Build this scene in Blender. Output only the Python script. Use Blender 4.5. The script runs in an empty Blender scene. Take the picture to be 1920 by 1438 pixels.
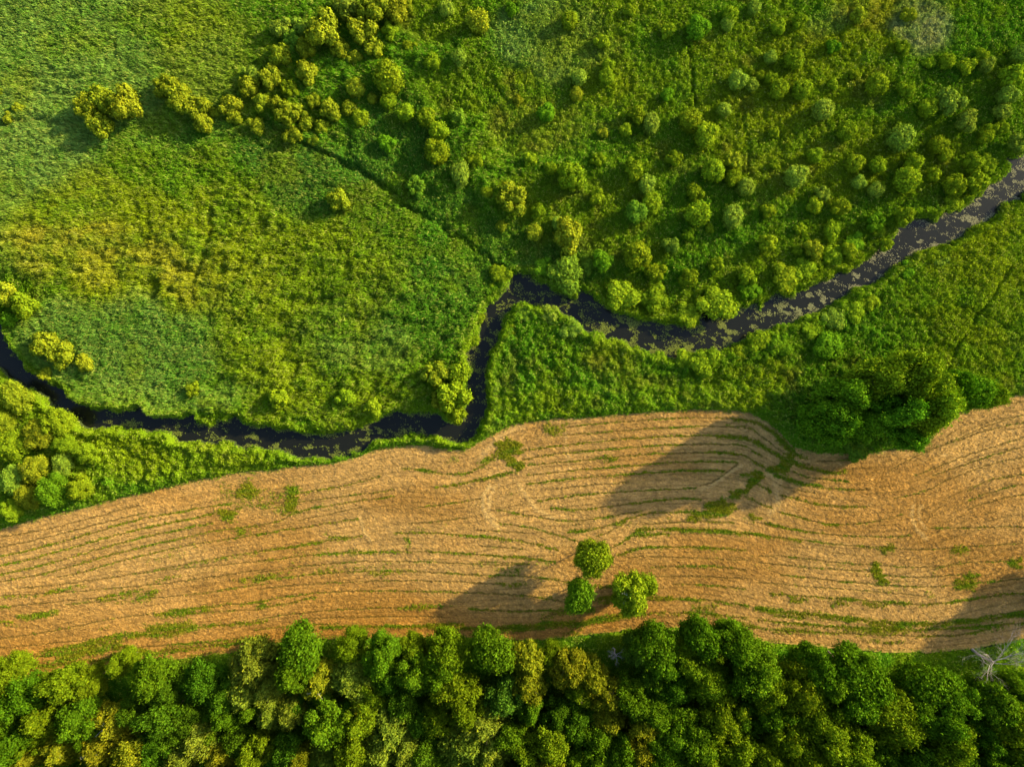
import bpy, math, random
import numpy as np
rng = np.random.default_rng(7)
random.seed(7)

# ------------------------------------------------------------------ camera, sky, sun, exposure
scene = bpy.context.scene
CAM_H = 130.0                      # drone height; 1 photo pixel (of 1920) = 0.1 m on the ground
SUN_EL, SUN_AZ = 22.0, 26.0        # azimuth counted from +X towards +Y
cam_d = bpy.data.cameras.new('camera')
cam_d.sensor_width = 36.0
cam_d.lens = 36.0 * CAM_H / 192.0
cam_d.clip_start = 0.5
cam_d.clip_end = 12000
cam = bpy.data.objects.new('camera', cam_d)
cam.location = (0, 0, CAM_H)
cam.rotation_euler = (0, 0, 0)
scene.collection.objects.link(cam)
scene.camera = cam
world = bpy.data.worlds.new('World')
scene.world = world
world.use_nodes = True
nt = world.node_tree
nt.nodes.clear()
sky = nt.nodes.new('ShaderNodeTexSky')
sky.sky_type = 'NISHITA'
sky.sun_disc = False
sky.sun_elevation = math.radians(SUN_EL)
sky.sun_rotation = math.radians(90 - SUN_AZ)
sky.air_density = 1.0
sky.dust_density = 2.0
bg = nt.nodes.new('ShaderNodeBackground')
bg.inputs['Strength'].default_value = 0.14
wo = nt.nodes.new('ShaderNodeOutputWorld')
nt.links.new(sky.outputs[0], bg.inputs[0])
nt.links.new(bg.outputs[0], wo.inputs[0])
sun_d = bpy.data.lights.new('sun', 'SUN')
sun_d.energy = 5.0
sun_d.angle = math.radians(0.8)
sun_d.color = (1.0, 0.83, 0.46)
sun = bpy.data.objects.new('sun', sun_d)
sun.location = (60, 30, 80)
sun.rotation_euler = (0, math.radians(90 - SUN_EL), math.radians(SUN_AZ))
scene.collection.objects.link(sun)
scene.view_settings.view_transform = 'Standard'
scene.view_settings.look = 'None'
scene.view_settings.exposure = 1.20
scene.view_settings.gamma = 1.0
scene.cycles.max_bounces = 6
scene.cycles.diffuse_bounces = 3
scene.cycles.transmission_bounces = 3

# ------------------------------------------------------------------ helpers
def pw(px, py, z=0.0):
    k = 0.1 * (CAM_H - z) / CAM_H
    return (px - 960.0) * k, (719.0 - py) * k

def link(o, parent=None):
    scene.collection.objects.link(o)
    if parent is not None:
        o.parent = parent
    return o

def tag(o, label=None, cat=None, group=None, kind=None):
    if label: o['label'] = label
    if cat: o['category'] = cat
    if group: o['group'] = group
    if kind: o['kind'] = kind
    return o

def mesh_np(name, V, F, mat, col=None, smooth=False):
    """V (n,3), F (m,k) -> mesh with optional per-vertex colours"""
    me = bpy.data.meshes.new(name)
    V = np.ascontiguousarray(V, dtype=np.float32)
    F = np.ascontiguousarray(F, dtype=np.int32)
    m, k = F.shape
    me.vertices.add(len(V)); me.vertices.foreach_set('co', V.ravel())
    me.loops.add(m * k); me.loops.foreach_set('vertex_index', F.ravel())
    me.polygons.add(m)
    me.polygons.foreach_set('loop_start', np.arange(0, m * k, k, dtype=np.int32))
    me.polygons.foreach_set('loop_total', np.full(m, k, dtype=np.int32))
    me.polygons.foreach_set('use_smooth', np.full(m, smooth, dtype=bool))
    if col is not None:
        c = np.ones((len(V), 4), dtype=np.float32); c[:, :3] = col
        a = me.color_attributes.new('Col', 'FLOAT_COLOR', 'POINT')
        a.data.foreach_set('color', c.ravel())
    me.update(calc_edges=True)
    me.materials.append(mat)
    return me

def hsh(ix, iy, s):
    h = (ix.astype(np.int64) * 374761393 + iy.astype(np.int64) * 668265263 + s * 982451653) & 0xFFFFFFFF
    h = ((h ^ (h >> 13)) * 1274126177) & 0xFFFFFFFF
    h = ((h ^ (h >> 16)) * 2246822519) & 0xFFFFFFFF
    return ((h ^ (h >> 15)) & 0xFFFFFF).astype(np.float32) / 16777216.0

def vn(x, y, sc, s=0):
    x = x / sc; y = y / sc
    ix = np.floor(x); iy = np.floor(y)
    fx = x - ix; fy = y - iy
    fx = fx * fx * (3 - 2 * fx); fy = fy * fy * (3 - 2 * fy)
    a = hsh(ix, iy, s); b = hsh(ix + 1, iy, s); c = hsh(ix, iy + 1, s); d = hsh(ix + 1, iy + 1, s)
    return (a * (1 - fx) + b * fx) * (1 - fy) + (c * (1 - fx) + d * fx) * fy

def fbm(x, y, sc, s=0, o=3):
    r = 0; t = 0; a = 1
    for i in range(o):
        r = r + a * vn(x, y, sc / 2 ** i, s + i * 17); t += a; a *= 0.55
    return r / t

def worley(x, y, sc, s=0):
    x = x / sc; y = y / sc
    ix = np.floor(x); iy = np.floor(y)
    best = np.full(x.shape, 9.0, dtype=np.float32); idv = np.zeros(x.shape, dtype=np.float32)
    for dx in (-1, 0, 1):
        for dy in (-1, 0, 1):
            cx = ix + dx; cy = iy + dy
            d = (cx + hsh(cx, cy, s) - x) ** 2 + (cy + hsh(cx, cy, s + 5) - y) ** 2
            m = d < best
            best = np.where(m, d, best); idv = np.where(m, hsh(cx, cy, s + 9), idv)
    return np.sqrt(best), idv

def sstep(a, b, x):
    t = np.clip((x - a) / (b - a), 0, 1)
    return t * t * (3 - 2 * t)

def signed(poly, X, Y):
    """distance inside (+) / outside (-) of a polygon given in metres"""
    P = np.array(poly, dtype=np.float32); d2 = np.full(X.shape, 1e9, dtype=np.float32)
    ins = np.zeros(X.shape, dtype=bool)
    for i in range(len(P)):
        ax, ay = P[i]; bx, by = P[(i + 1) % len(P)]
        ex, ey = bx - ax, by - ay
        L = ex * ex + ey * ey + 1e-9
        t = np.clip(((X - ax) * ex + (Y - ay) * ey) / L, 0, 1)
        d2 = np.minimum(d2, (X - ax - t * ex) ** 2 + (Y - ay - t * ey) ** 2)
        c = (ay > Y) != (by > Y)
        with np.errstate(divide='ignore', invalid='ignore'):
            xx = ex * (Y - ay) / (ey if abs(ey) > 1e-9 else 1e-9) + ax
        ins ^= c & (X < xx)
    d = np.sqrt(d2)
    return np.where(ins, d, -d)

def nums(s):
    return [tuple(float(v) for v in p.split(',')) for p in s.split()]

# ------------------------------------------------------------------ materials
def foliage_mat(name, base=None, trans=0.3, vary=True):
    m = bpy.data.materials.new(name); m.use_nodes = True
    n = m.node_tree; n.nodes.clear()
    out = n.nodes.new('ShaderNodeOutputMaterial')
    at = n.nodes.new('ShaderNodeAttribute'); at.attribute_name = 'Col'
    src = at.outputs['Color']
    if base is not None:
        mx = n.nodes.new('ShaderNodeMix'); mx.data_type = 'RGBA'; mx.blend_type = 'MULTIPLY'
        mx.inputs[0].default_value = 1.0
        n.links.new(src, mx.inputs[6]); mx.inputs[7].default_value = (*base, 1)
        src = mx.outputs[2]
    if vary:
        oi = n.nodes.new('ShaderNodeObjectInfo')
        hs = n.nodes.new('ShaderNodeHueSaturation')
        mr = n.nodes.new('ShaderNodeMapRange')
        mr.inputs['To Min'].default_value = 0.49; mr.inputs['To Max'].default_value = 0.51
        n.links.new(oi.outputs['Random'], mr.inputs['Value'])
        n.links.new(mr.outputs[0], hs.inputs['Hue'])
        m2 = n.nodes.new('ShaderNodeMath'); m2.operation = 'MULTIPLY'; m2.inputs[1].default_value = 7.31
        m3 = n.nodes.new('ShaderNodeMath'); m3.operation = 'FRACT'
        m4 = n.nodes.new('ShaderNodeMapRange')
        m4.inputs['To Min'].default_value = 0.85; m4.inputs['To Max'].default_value = 1.2
        n.links.new(oi.outputs['Random'], m2.inputs[0]); n.links.new(m2.outputs[0], m3.inputs[0])
        n.links.new(m3.outputs[0], m4.inputs['Value']); n.links.new(m4.outputs[0], hs.inputs['Value'])
        n.links.new(src, hs.inputs['Color']); src = hs.outputs[0]
    df = n.nodes.new('ShaderNodeBsdfDiffuse'); tr = n.nodes.new('ShaderNodeBsdfTranslucent')
    n.links.new(src, df.inputs[0])
    g = n.nodes.new('ShaderNodeMix'); g.data_type = 'RGBA'; g.blend_type = 'MULTIPLY'; g.inputs[0].default_value = 1
    n.links.new(src, g.inputs[6]); g.inputs[7].default_value = (1.2, 1.45, 0.5, 1)
    n.links.new(g.outputs[2], tr.inputs[0])
    ms = n.nodes.new('ShaderNodeMixShader'); ms.inputs[0].default_value = trans
    n.links.new(df.outputs[0], ms.inputs[1]); n.links.new(tr.outputs[0], ms.inputs[2])
    n.links.new(ms.outputs[0], out.inputs[0])
    return m

def noise_mat(name, c1, c2, scale=1.0, rough=0.95, bump=0.0, attr=False, gloss=None):
    m = bpy.data.materials.new(name); m.use_nodes = True
    n = m.node_tree; b = n.nodes['Principled BSDF']
    b.inputs['Roughness'].default_value = rough
    b.inputs['Specular IOR Level'].default_value = 0.15 if gloss is None else gloss
    tc = n.nodes.new('ShaderNodeNewGeometry')
    ns = n.nodes.new('ShaderNodeTexNoise'); ns.inputs['Scale'].default_value = scale
    ns.inputs['Detail'].default_value = 6; ns.inputs['Roughness'].default_value = 0.65
    n.links.new(tc.outputs['Position'], ns.inputs['Vector'])
    mx = n.nodes.new('ShaderNodeMix'); mx.data_type = 'RGBA'
    rp = n.nodes.new('ShaderNodeMapRange'); rp.inputs['From Min'].default_value = 0.35; rp.inputs['From Max'].default_value = 0.65
    n.links.new(ns.outputs['Fac'], rp.inputs['Value']); n.links.new(rp.outputs[0], mx.inputs[0])
    mx.inputs[6].default_value = (*c1, 1); mx.inputs[7].default_value = (*c2, 1)
    src = mx.outputs[2]
    if attr:
        at = n.nodes.new('ShaderNodeAttribute'); at.attribute_name = 'Col'
        m2 = n.nodes.new('ShaderNodeMix'); m2.data_type = 'RGBA'; m2.blend_type = 'MULTIPLY'; m2.inputs[0].default_value = 1
        n.links.new(at.outputs['Color'], m2.inputs[6]); n.links.new(src, m2.inputs[7]); src = m2.outputs[2]
    n.links.new(src, b.inputs['Base Color'])
    if bump:
        bp = n.nodes.new('ShaderNodeBump'); bp.inputs['Strength'].default_value = bump; bp.inputs['Distance'].default_value = 0.1
        n.links.new(ns.outputs['Fac'], bp.inputs['Height']); n.links.new(bp.outputs[0], b.inputs['Normal'])
    return m

M_VEG = foliage_mat('herb_leaves', None, 0.22, False)
M_SOIL = noise_mat('marsh_soil', (0.03, 0.045, 0.012), (0.05, 0.07, 0.018), 0.4)
M_FIELD = noise_mat('cut_straw', (0.82, 0.80, 0.78), (1.12, 1.1, 1.08), 2.2, bump=0.6, attr=True)
M_BARK = noise_mat('bark', (0.10, 0.075, 0.05), (0.20, 0.16, 0.12), 3.0, bump=0.4)
M_BIRCH = noise_mat('pale_bark', (0.45, 0.42, 0.37), (0.70, 0.67, 0.6), 3.0, bump=0.2)
M_DEAD = noise_mat('dead_wood', (0.25, 0.215, 0.19), (0.44, 0.39, 0.35), 2.0, bump=0.2)
M_PAD = foliage_mat('lily_leaf', None, 0.1, False)
M_WATER = bpy.data.materials.new('river_water'); M_WATER.use_nodes = True
_n = M_WATER.node_tree; _b = _n.nodes['Principled BSDF']
_b.inputs['Base Color'].default_value = (0.008, 0.009, 0.006, 1)
_b.inputs['Roughness'].default_value = 0.2
_b.inputs['IOR'].default_value = 1.33
_ns = _n.nodes.new('ShaderNodeTexNoise'); _ns.inputs['Scale'].default_value = 1.3; _ns.inputs['Detail'].default_value = 4
_g = _n.nodes.new('ShaderNodeNewGeometry'); _bp = _n.nodes.new('ShaderNodeBump')
_bp.inputs['Strength'].default_value = 0.15; _bp.inputs['Distance'].default_value = 0.05
_n.links.new(_g.outputs['Position'], _ns.inputs['Vector']); _n.links.new(_ns.outputs['Fac'], _bp.inputs['Height'])
_n.links.new(_bp.outputs[0], _b.inputs['Normal'])

# ------------------------------------------------------------------ outlines (photo pixels, turned into metres on the ground)
NB = nums("-260,420 -120,520 0,598 13,613 10,633 23,653 45,677 50,697 87,713 113,727 140,747 153,763 197,768 247,775 270,763 283,778 327,787 363,780 373,797 400,800 413,787 447,783 467,795 510,800 547,808 587,813 639,813 673,805 707,795 727,777 743,768 773,773 807,773 830,782 847,790 870,787 877,770 878,747 878,720 882,687 880,667 893,653 900,627 903,600 913,577 930,563 947,543 960,520 977,515 1000,518 1010,530 1033,542 1053,552 1073,560 1087,548 1103,548 1117,563 1140,577 1160,590 1187,598 1220,603 1240,607 1279,612 1300,613 1313,607 1315,557 1323,577 1347,597 1377,595 1387,580 1413,567 1423,590 1430,567 1450,553 1480,557 1513,543 1530,530 1563,520 1567,508 1587,515 1600,503 1630,487 1640,470 1677,443 1683,423 1713,410 1730,413 1753,423 1773,400 1813,383 1847,353 1863,347 1887,320 1877,297 1920,290 2000,225 2200,90")
SB = nums("2200,230 2000,320 1919,357 1907,370 1890,380 1860,407 1830,423 1800,440 1747,470 1707,480 1680,497 1647,517 1627,537 1600,543 1573,553 1557,567 1533,580 1507,597 1487,607 1460,613 1427,617 1403,630 1390,643 1357,653 1330,660 1279,667 1257,670 1227,667 1207,657 1173,643 1140,632 1107,622 1095,620 1090,610 1070,597 1053,583 1023,577 990,568 967,568 953,583 940,607 930,640 923,657 917,680 908,707 910,733 915,763 913,780 903,800 893,813 873,827 850,828 827,820 800,813 767,808 740,813 713,825 690,840 657,853 639,855 613,858 580,857 533,847 487,840 433,830 400,827 333,823 320,817 310,807 267,800 213,800 173,800 153,793 133,782 113,767 93,750 67,733 40,723 20,707 0,690 -120,620 -260,520")
FT = nums("-260,1060 0,993 100,965 147,957 200,942 283,922 367,902 447,888 547,878 640,867 673,857 707,845 740,838 773,835 807,838 840,845 867,847 893,833 923,817 947,803 973,795 1017,790 1057,786 1140,780 1207,775 1280,770 1330,770 1380,773 1413,778 1440,793 1460,810 1480,833 1497,843 1530,850 1580,853 1647,850 1713,840 1740,827 1770,800 1800,775 1860,757 1873,747 1919,743 2200,735")
FB = nums("2200,1130 1919,1195 1863,1206 1813,1215 1747,1220 1680,1221 1580,1215 1513,1206 1440,1201 1380,1190 1320,1172 1240,1175 1173,1178 1107,1188 1023,1195 957,1196 873,1191 773,1191 640,1193 533,1198 500,1206 433,1221 333,1233 267,1238 200,1245 160,1255 117,1268 67,1268 0,1245 -260,1240")
RIVER = [pw(*p, -0.5) for p in NB + SB]
FIELD = [pw(*p) for p in FT + FB]

# common raster of the place
GS = 0.25
gx = np.arange(-114, 114.01, GS, dtype=np.float32)
gy = np.arange(-88, 88.01, GS, dtype=np.float32)
GX, GY = np.meshgrid(gx, gy)
cX, cY = GX[::2, ::2], GY[::2, ::2]
def up2(A):
    B = np.zeros(GX.shape, dtype=np.float32)
    B[::2, ::2] = A
    B[1::2, ::2] = (A[:-1] + A[1:]) / 2
    B[:, 1::2] = (B[:, :-1:2] + B[:, 2::2]) / 2
    return B
wx = (fbm(cX, cY, 2.0, 90) - .5) * 2.2; wy = (fbm(cX, cY, 2.0, 91) - .5) * 2.2
dR = up2(signed(RIVER, cX + wx, cY + wy))
dF = up2(signed(FIELD, cX + wx * .25, cY + wy * .25))

northside = up2(signed([pw(*p) for p in NB] + [(130, 100), (-130, 100)], cX, cY)) > 0
def samp(A, x, y):
    fx = np.clip((x - gx[0]) / GS, 0, len(gx) - 1.001); fy = np.clip((y - gy[0]) / GS, 0, len(gy) - 1.001)
    i = fx.astype(int); j = fy.astype(int); u = fx - i; v = fy - j
    if A.ndim == 3: u = u[:, None]; v = v[:, None]
    return (A[j, i] * (1 - u) + A[j, i + 1] * u) * (1 - v) + (A[j + 1, i] * (1 - u) + A[j + 1, i + 1] * u) * v

def stroke(X, Y, pts, w, soft=0.5):
    """0..1 mask of a polyline, pts in photo px, w half width in metres"""
    out = np.zeros(X.shape, dtype=np.float32)
    P = [pw(*p) for p in pts]
    for (ax, ay), (bx, by) in zip(P[:-1], P[1:]):
        ex, ey = bx - ax, by - ay; L = ex * ex + ey * ey + 1e-9
        t = np.clip(((X - ax) * ex + (Y - ay) * ey) / L, 0, 1)
        d = np.hypot(X - ax - t * ex, Y - ay - t * ey)
        out = np.maximum(out, 1 - sstep(w * (1 - soft), w * (1 + soft), d))
    return out

# ------------------------------------------------------------------ ground sheet to the horizon, with the river bed cut into it
xs = np.concatenate([[-4000, -1500, -600, -250, -150], gx[::2], [150, 250, 600, 1500, 4000]]).astype(np.float32)
ys = np.concatenate([[-4000, -1500, -600, -250, -130], gy[::2], [130, 250, 600, 1500, 4000]]).astype(np.float32)
X, Y = np.meshgrid(xs, ys)
Z = np.zeros(X.shape, dtype=np.float32) - 0.06
zz = -1.6 * sstep(-0.6, 1.6, dR[::2, ::2]) + (fbm(cX, cY, 6, 3) - .5) * .12 * (dF[::2, ::2] < -1)
Z[5:-5, 5:-5] += zz
def grid_faces(ny, nx):
    I = np.arange(ny * nx).reshape(ny, nx)
    return np.stack([I[:-1, :-1], I[:-1, 1:], I[1:, 1:], I[1:, :-1]], -1)
V = np.stack([X, Y, Z], -1).reshape(-1, 3)
o = link(bpy.data.objects.new('ground', mesh_np('ground', V, grid_faces(*X.shape).reshape(-1, 4), M_SOIL, smooth=True)))
tag(o, kind='structure')
# water
wm = dR > -1.2
I = grid_faces(*GX.shape)[::1]
k = wm[:-1, :-1] & wm[1:, 1:] & wm[1:, :-1] & wm[:-1, 1:]
def cull(V, F):
    u, inv = np.unique(F, return_inverse=True)
    return V[u], inv.reshape(F.shape), u
Vw = np.stack([GX, GY, np.full(GX.shape, -0.5)], -1).reshape(-1, 3)
Vw, Fw, _ = cull(Vw, I[k])
o = link(bpy.data.objects.new('river', mesh_np('river', Vw, Fw, M_WATER, smooth=True)))
tag(o, kind='structure')

# ------------------------------------------------------------------ vegetation carpet: macro colours and heights
def srgb(r, g, b):
    c = np.array([r, g, b]) / 255.0
    return c
C_GREEN = np.array([0.056, 0.205, 0.009])
C_YEL = np.array([0.200, 0.265, 0.007])
C_OCH = np.array([0.360, 0.310, 0.025])
C_PALE = np.array([0.165, 0.285, 0.055])
C_BLUE = np.array([0.048, 0.155, 0.020])
C_DARK = np.array([0.055, 0.150, 0.010])
CT = dict(g=C_GREEN, y=C_YEL, o=C_OCH, p=C_PALE, b=C_BLUE, d=C_DARK, w=np.array([.34, .36, .16]))
col = np.ones(GX.shape + (3,), dtype=np.float32) * (C_GREEN * .75 + C_YEL * .25)
reed = np.zeros(GX.shape, dtype=np.float32)      # 1 where reeds / sedge, 0 where rough herbs
WX = GX + (fbm(GX, GY, 7, 31) - .5) * 6; WY = GY + (fbm(GX, GY, 7, 37) - .5) * 6
def blob(px, py, rx, ry, ang, tone, w, rd=None):
    global col, reed
    x0, y0 = pw(px, py); a = math.radians(ang); ca, sa = math.cos(a), math.sin(a)
    u = ((WX - x0) * ca + (WY - y0) * sa) / (rx * .1); v = (-(WX - x0) * sa + (WY - y0) * ca) / (ry * .1)
    m = w * (1 - sstep(0.70, 1.18, np.hypot(u, v)))
    col = col * (1 - m[..., None]) + CT[tone] * m[..., None]
    if rd is not None: reed = reed * (1 - m / w) + rd * m / w
BL = """500,300,600,330,0,g,.5,1
150,120,340,260,0,p,.75,1
60,330,180,170,0,p,.7,1
420,120,140,110,-30,y,.5,1
330,40,120,60,0,y,.5,1
230,390,230,90,15,y,.9,1
330,300,130,80,0,g,.6,1
180,480,170,60,0,o,.6,1
300,500,200,90,10,y,.95,1
420,540,110,60,0,o,.35,1
560,430,150,120,0,y,.45,1
530,300,80,60,-35,b,.85,1
600,350,130,80,-35,b,.7,1
700,400,260,55,-35,b,.65,1
800,450,110,60,-30,g,.7,1
680,500,120,60,0,g,.6,1
840,620,60,80,0,g,.6,1
620,520,140,120,0,y,.4,1
790,560,110,100,0,b,.35,1
220,490,150,45,0,o,.5,1
170,450,120,30,10,o,.4,1
230,645,195,88,-4,p,.75,1
250,650,180,75,-4,b,.55,1
470,480,60,90,0,y,.5,1
500,640,110,100,0,y,.5,1
650,620,100,60,0,b,.35,1
650,700,200,60,0,y,.4,1
300,745,190,30,0,p,.4,1
700,650,90,40,0,p,.35,1
600,760,150,40,0,y,.45,.6
760,250,110,70,-40,b,.6,.1
700,310,90,50,-30,b,.6,.3
1035,85,115,80,-10,p,.95,.5
1040,60,90,50,0,b,.4,.5
820,30,80,60,0,y,.5,0
1180,90,180,120,0,y,.45,0
900,170,120,60,0,y,.4,0
1000,240,100,60,0,o,.3,0
1300,120,140,100,0,g,.5,0
1180,180,110,70,0,y,.4,0
1480,130,200,110,0,y,.65,0
1640,50,130,60,0,y,.6,0
1650,30,90,40,0,o,.6,0
1720,55,60,60,0,w,.75,0
1560,45,60,30,0,p,.4,0
1840,80,90,100,0,g,.5,0
1500,280,190,100,0,y,.55,0
1400,230,120,90,0,y,.4,0
1700,300,110,90,0,y,.5,0
1100,420,160,100,0,y,.45,0
950,470,100,60,0,b,.5,0
1060,510,90,50,0,b,.6,0
820,380,90,40,-30,b,.5,.2
1300,470,150,100,0,g,.5,0
1500,500,200,70,15,y,.45,0
1240,570,140,50,0,y,.45,0
1820,560,140,150,0,y,.55,.4
1880,480,110,80,0,y,.7,.4
1750,620,110,60,0,y,.3,.2
1640,620,110,50,0,g,.5,0
1100,680,140,80,0,g,.6,0
1160,690,60,50,0,o,.25,0
980,650,60,70,0,g,.6,0
1350,730,180,40,10,y,.4,0
1560,760,120,70,0,d,.6,0
1010,760,120,30,0,y,.4,0
350,860,240,50,-5,y,.45,0
200,860,110,70,0,y,.4,0
60,820,110,120,0,y,.4,0
180,940,120,30,10,g,.6,0
900,1235,1200,40,0,y,.35,0
900,1370,1300,110,0,d,.85,0
1600,1235,170,25,0,g,.7,0"""
for ln in BL.splitlines():
    a = ln.split(',')
    blob(*[float(v) for v in a[:5]], a[5], float(a[6]), float(a[7]))
# small-scale species patches
smooth = np.zeros(GX.shape, dtype=np.float32)
for a_ in [(225, 645, 200, 95, -4), (600, 350, 130, 80, -35), (720, 410, 240, 60, -35), (150, 120, 360, 300, 0)]:
    x0, y0 = pw(a_[0], a_[1]); an = math.radians(a_[4]); dx_, dy_ = WX - x0, WY - y0
    uu = (dx_ * math.cos(an) + dy_ * math.sin(an)) / (a_[2] * .1); vv_ = (-dx_ * math.sin(an) + dy_ * math.cos(an)) / (a_[3] * .1)
    smooth = np.maximum(smooth, 1 - sstep(.8, 1.2, np.hypot(uu, vv_)))
pa = fbm(GX, GY, 7, 51)[..., None]; pb = fbm(GX, GY, 3.0, 52)[..., None]; pc = fbm(GX, GY, 1.4, 53)[..., None]
col = col * (1 - .45 * sstep(.5, .75, pa)) + C_YEL * .45 * sstep(.5, .75, pa)
col = col * (1 - .4 * sstep(.52, .72, pb)) + C_GREEN * .4 * sstep(.52, .72, pb)
rust = sstep(.62, .8, fbm(GX, GY, 4.0, 57))[..., None] * (1 - reed[..., None]) * .28
col = col * (1 - rust) + np.array([.20, .13, .03]) * rust
col = col * (0.8 + 0.4 * pc)
marsh = (1 - reed) * (GX > -48) * (GY > 0) * (dR < 0)
marsh = marsh[..., None]
col = col * (1 - .14 * marsh)

# heights
w1, i1 = worley(GX + (vn(GX, GY, 1, 5) - .5) * .9, GY + (vn(GX, GY, 1, 6) - .5) * .9, 2.1, 11)
w2, i2 = worley(GX + (vn(GX, GY, .7, 7) - .5) * .5, GY + (vn(GX, GY, .7, 8) - .5) * .5, 1.0, 12)
big = fbm(GX, GY, 9, 13)
w3, i3 = worley(GX, GY, 4.3, 14)
H_rough = .25 + .24 * np.clip(1 - w1 * 1.2, 0, 1) * (.2 + i1) + .32 * np.clip(1 - w2, 0, 1) * (.3 + i2) + .40 * np.clip(1 - w3 * 1.3, 0, 1) * (i3 > .7) + .6 * (big - .4) + .30 * vn(GX, GY, .6, 15)
# reeds: wind-combed grain running ENE
ca, sa = math.cos(math.radians(20)), math.sin(math.radians(20))
U = GX * ca + GY * sa; Vv = -GX * sa + GY * ca
H_reed = 1.0 + (1 - .35 * smooth) * .6 * vn(U, Vv * 1.5, .9, 21) + (1 - .65 * smooth) * .7 * vn(U * .8, Vv * 1.4, 1.9, 22) + (1.5 - .9 * smooth) * (fbm(U, Vv * 1.9, 4.5, 23) - .5) + .5 * (big - .5)
H_rough = H_rough + (~northside) * (.55 * np.clip(1 - w1 * 1.2, 0, 1) * (.2 + i1) + .30 * np.clip(1 - w2, 0, 1) * i2) * (GY > -30) * (1 - .5 * sstep(55, 80, GX))
H = H_rough * (1 - reed) + H_reed * reed
forest = np.zeros(GX.shape, dtype=np.float32)
south = (dF < 0) & (GY < -38)
forest[south] = 1
H = H * (1 - .35 * forest)
# furrows, animal tracks, ditches, fallen patches: (points, half width m, depth m)
DX = WX * .2 + GX * .8 + (fbm(GX, GY, 1.6, 95) - .5) * 1.6; DY = WY * .2 + GY * .8 + (fbm(GX, GY, 1.6, 96) - .5) * 1.6
DN = fbm(GX, GY, 2.5, 97)
for s, w, dep in [("405,400 398,440 388,480 372,520", .7, .75), ("372,520 368,560", .6, .4), ("270,548 300,535 290,560", .9, 1.2),
                  ("330,500 355,505", .8, .9), ("330,540 345,560", .8, .8), ("540,560 580,572 620,565", .9, .9), ("540,640 560,700", 1.2, .5),
                  ("490,225 560,265 610,290 680,325 720,352 760,385 800,405 850,440 900,470 945,505", .5, .75),
                  ("410,335 440,360 500,390", .4, .45), ("260,250 270,300 300,350 330,370", .3, .3), ("0,240 90,228 180,250", .5, .35),
                  ("1890,505 1840,580 1790,650 1765,710", .35, .6), ("1755,650 1700,560 1640,500", .35, .35), ("1920,640 1860,600 1790,570", .3, .3),
                  ("1288,70 1292,130 1300,200", .4, .6), ("1385,200 1395,260 1400,330", .35, .45), ("1640,200 1630,280", .3, .4),
                  ("1480,850 1460,830 1440,810", 1.0, .4), ("640,170 660,240 650,290", .8, .5), ("1390,700 1330,720 1260,740", .5, .4),
                  ("350,870 420,880 520,868 600,862", .5, .5), ("1180,790 1185,740", .5, .5)]:
    H = H - dep * stroke(DX, DY, nums(s), w) * (.55 + .6 * DN)
# lush rims along the banks and along the ditch
H = H + .45 * (1 - sstep(1.2, 2.6, -dR)) * (dR < 0) * (1 - forest)
H = H + .5 * stroke(GX, GY, nums("560,250 640,290 720,325 800,385 870,425 930,480"), 1.2) * (reed > .2)
edge = sstep(0.0, 0.9, -dR) * sstep(0.0, 0.7, -dF)
H = np.maximum(H, .15) * edge
# a low trodden verge between meadow and field
H = H * (0.45 + .55 * sstep(0.2, 2.2, -dF))
vegmask = (dR < 0) & (dF < 0)
rims = sstep(0, 1, (1 - sstep(1.0, 2.4, -dR)) * (dR < 0) * (dF < -1))[..., None] * .5
col = col * (1 - rims) + (C_YEL * .7 + C_GREEN * .3) * rims

def tris(P, N, size, el, c, Tdir=None):
    """one triangle per point: P centre, N facing, size, elongation"""
    n = len(P)
    N = N / (np.linalg.norm(N, axis=1, keepdims=True) + 1e-9)
    T = rng.normal(size=(n, 3)) if Tdir is None else Tdir
    T = T - N * (T * N).sum(1, keepdims=True)
    T /= (np.linalg.norm(T, axis=1, keepdims=True) + 1e-9)
    B = np.cross(N, T)
    s = size[:, None]
    a = P + T * s * el * .62
    b = P - T * s * el * .38 + B * s * .5
    d = P - T * s * el * .38 - B * s * .5
    V = np.stack([a, b, d], 1).reshape(-1, 3)
    return V, np.arange(3 * n).reshape(n, 3), np.repeat(c, 3, axis=0)

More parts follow.
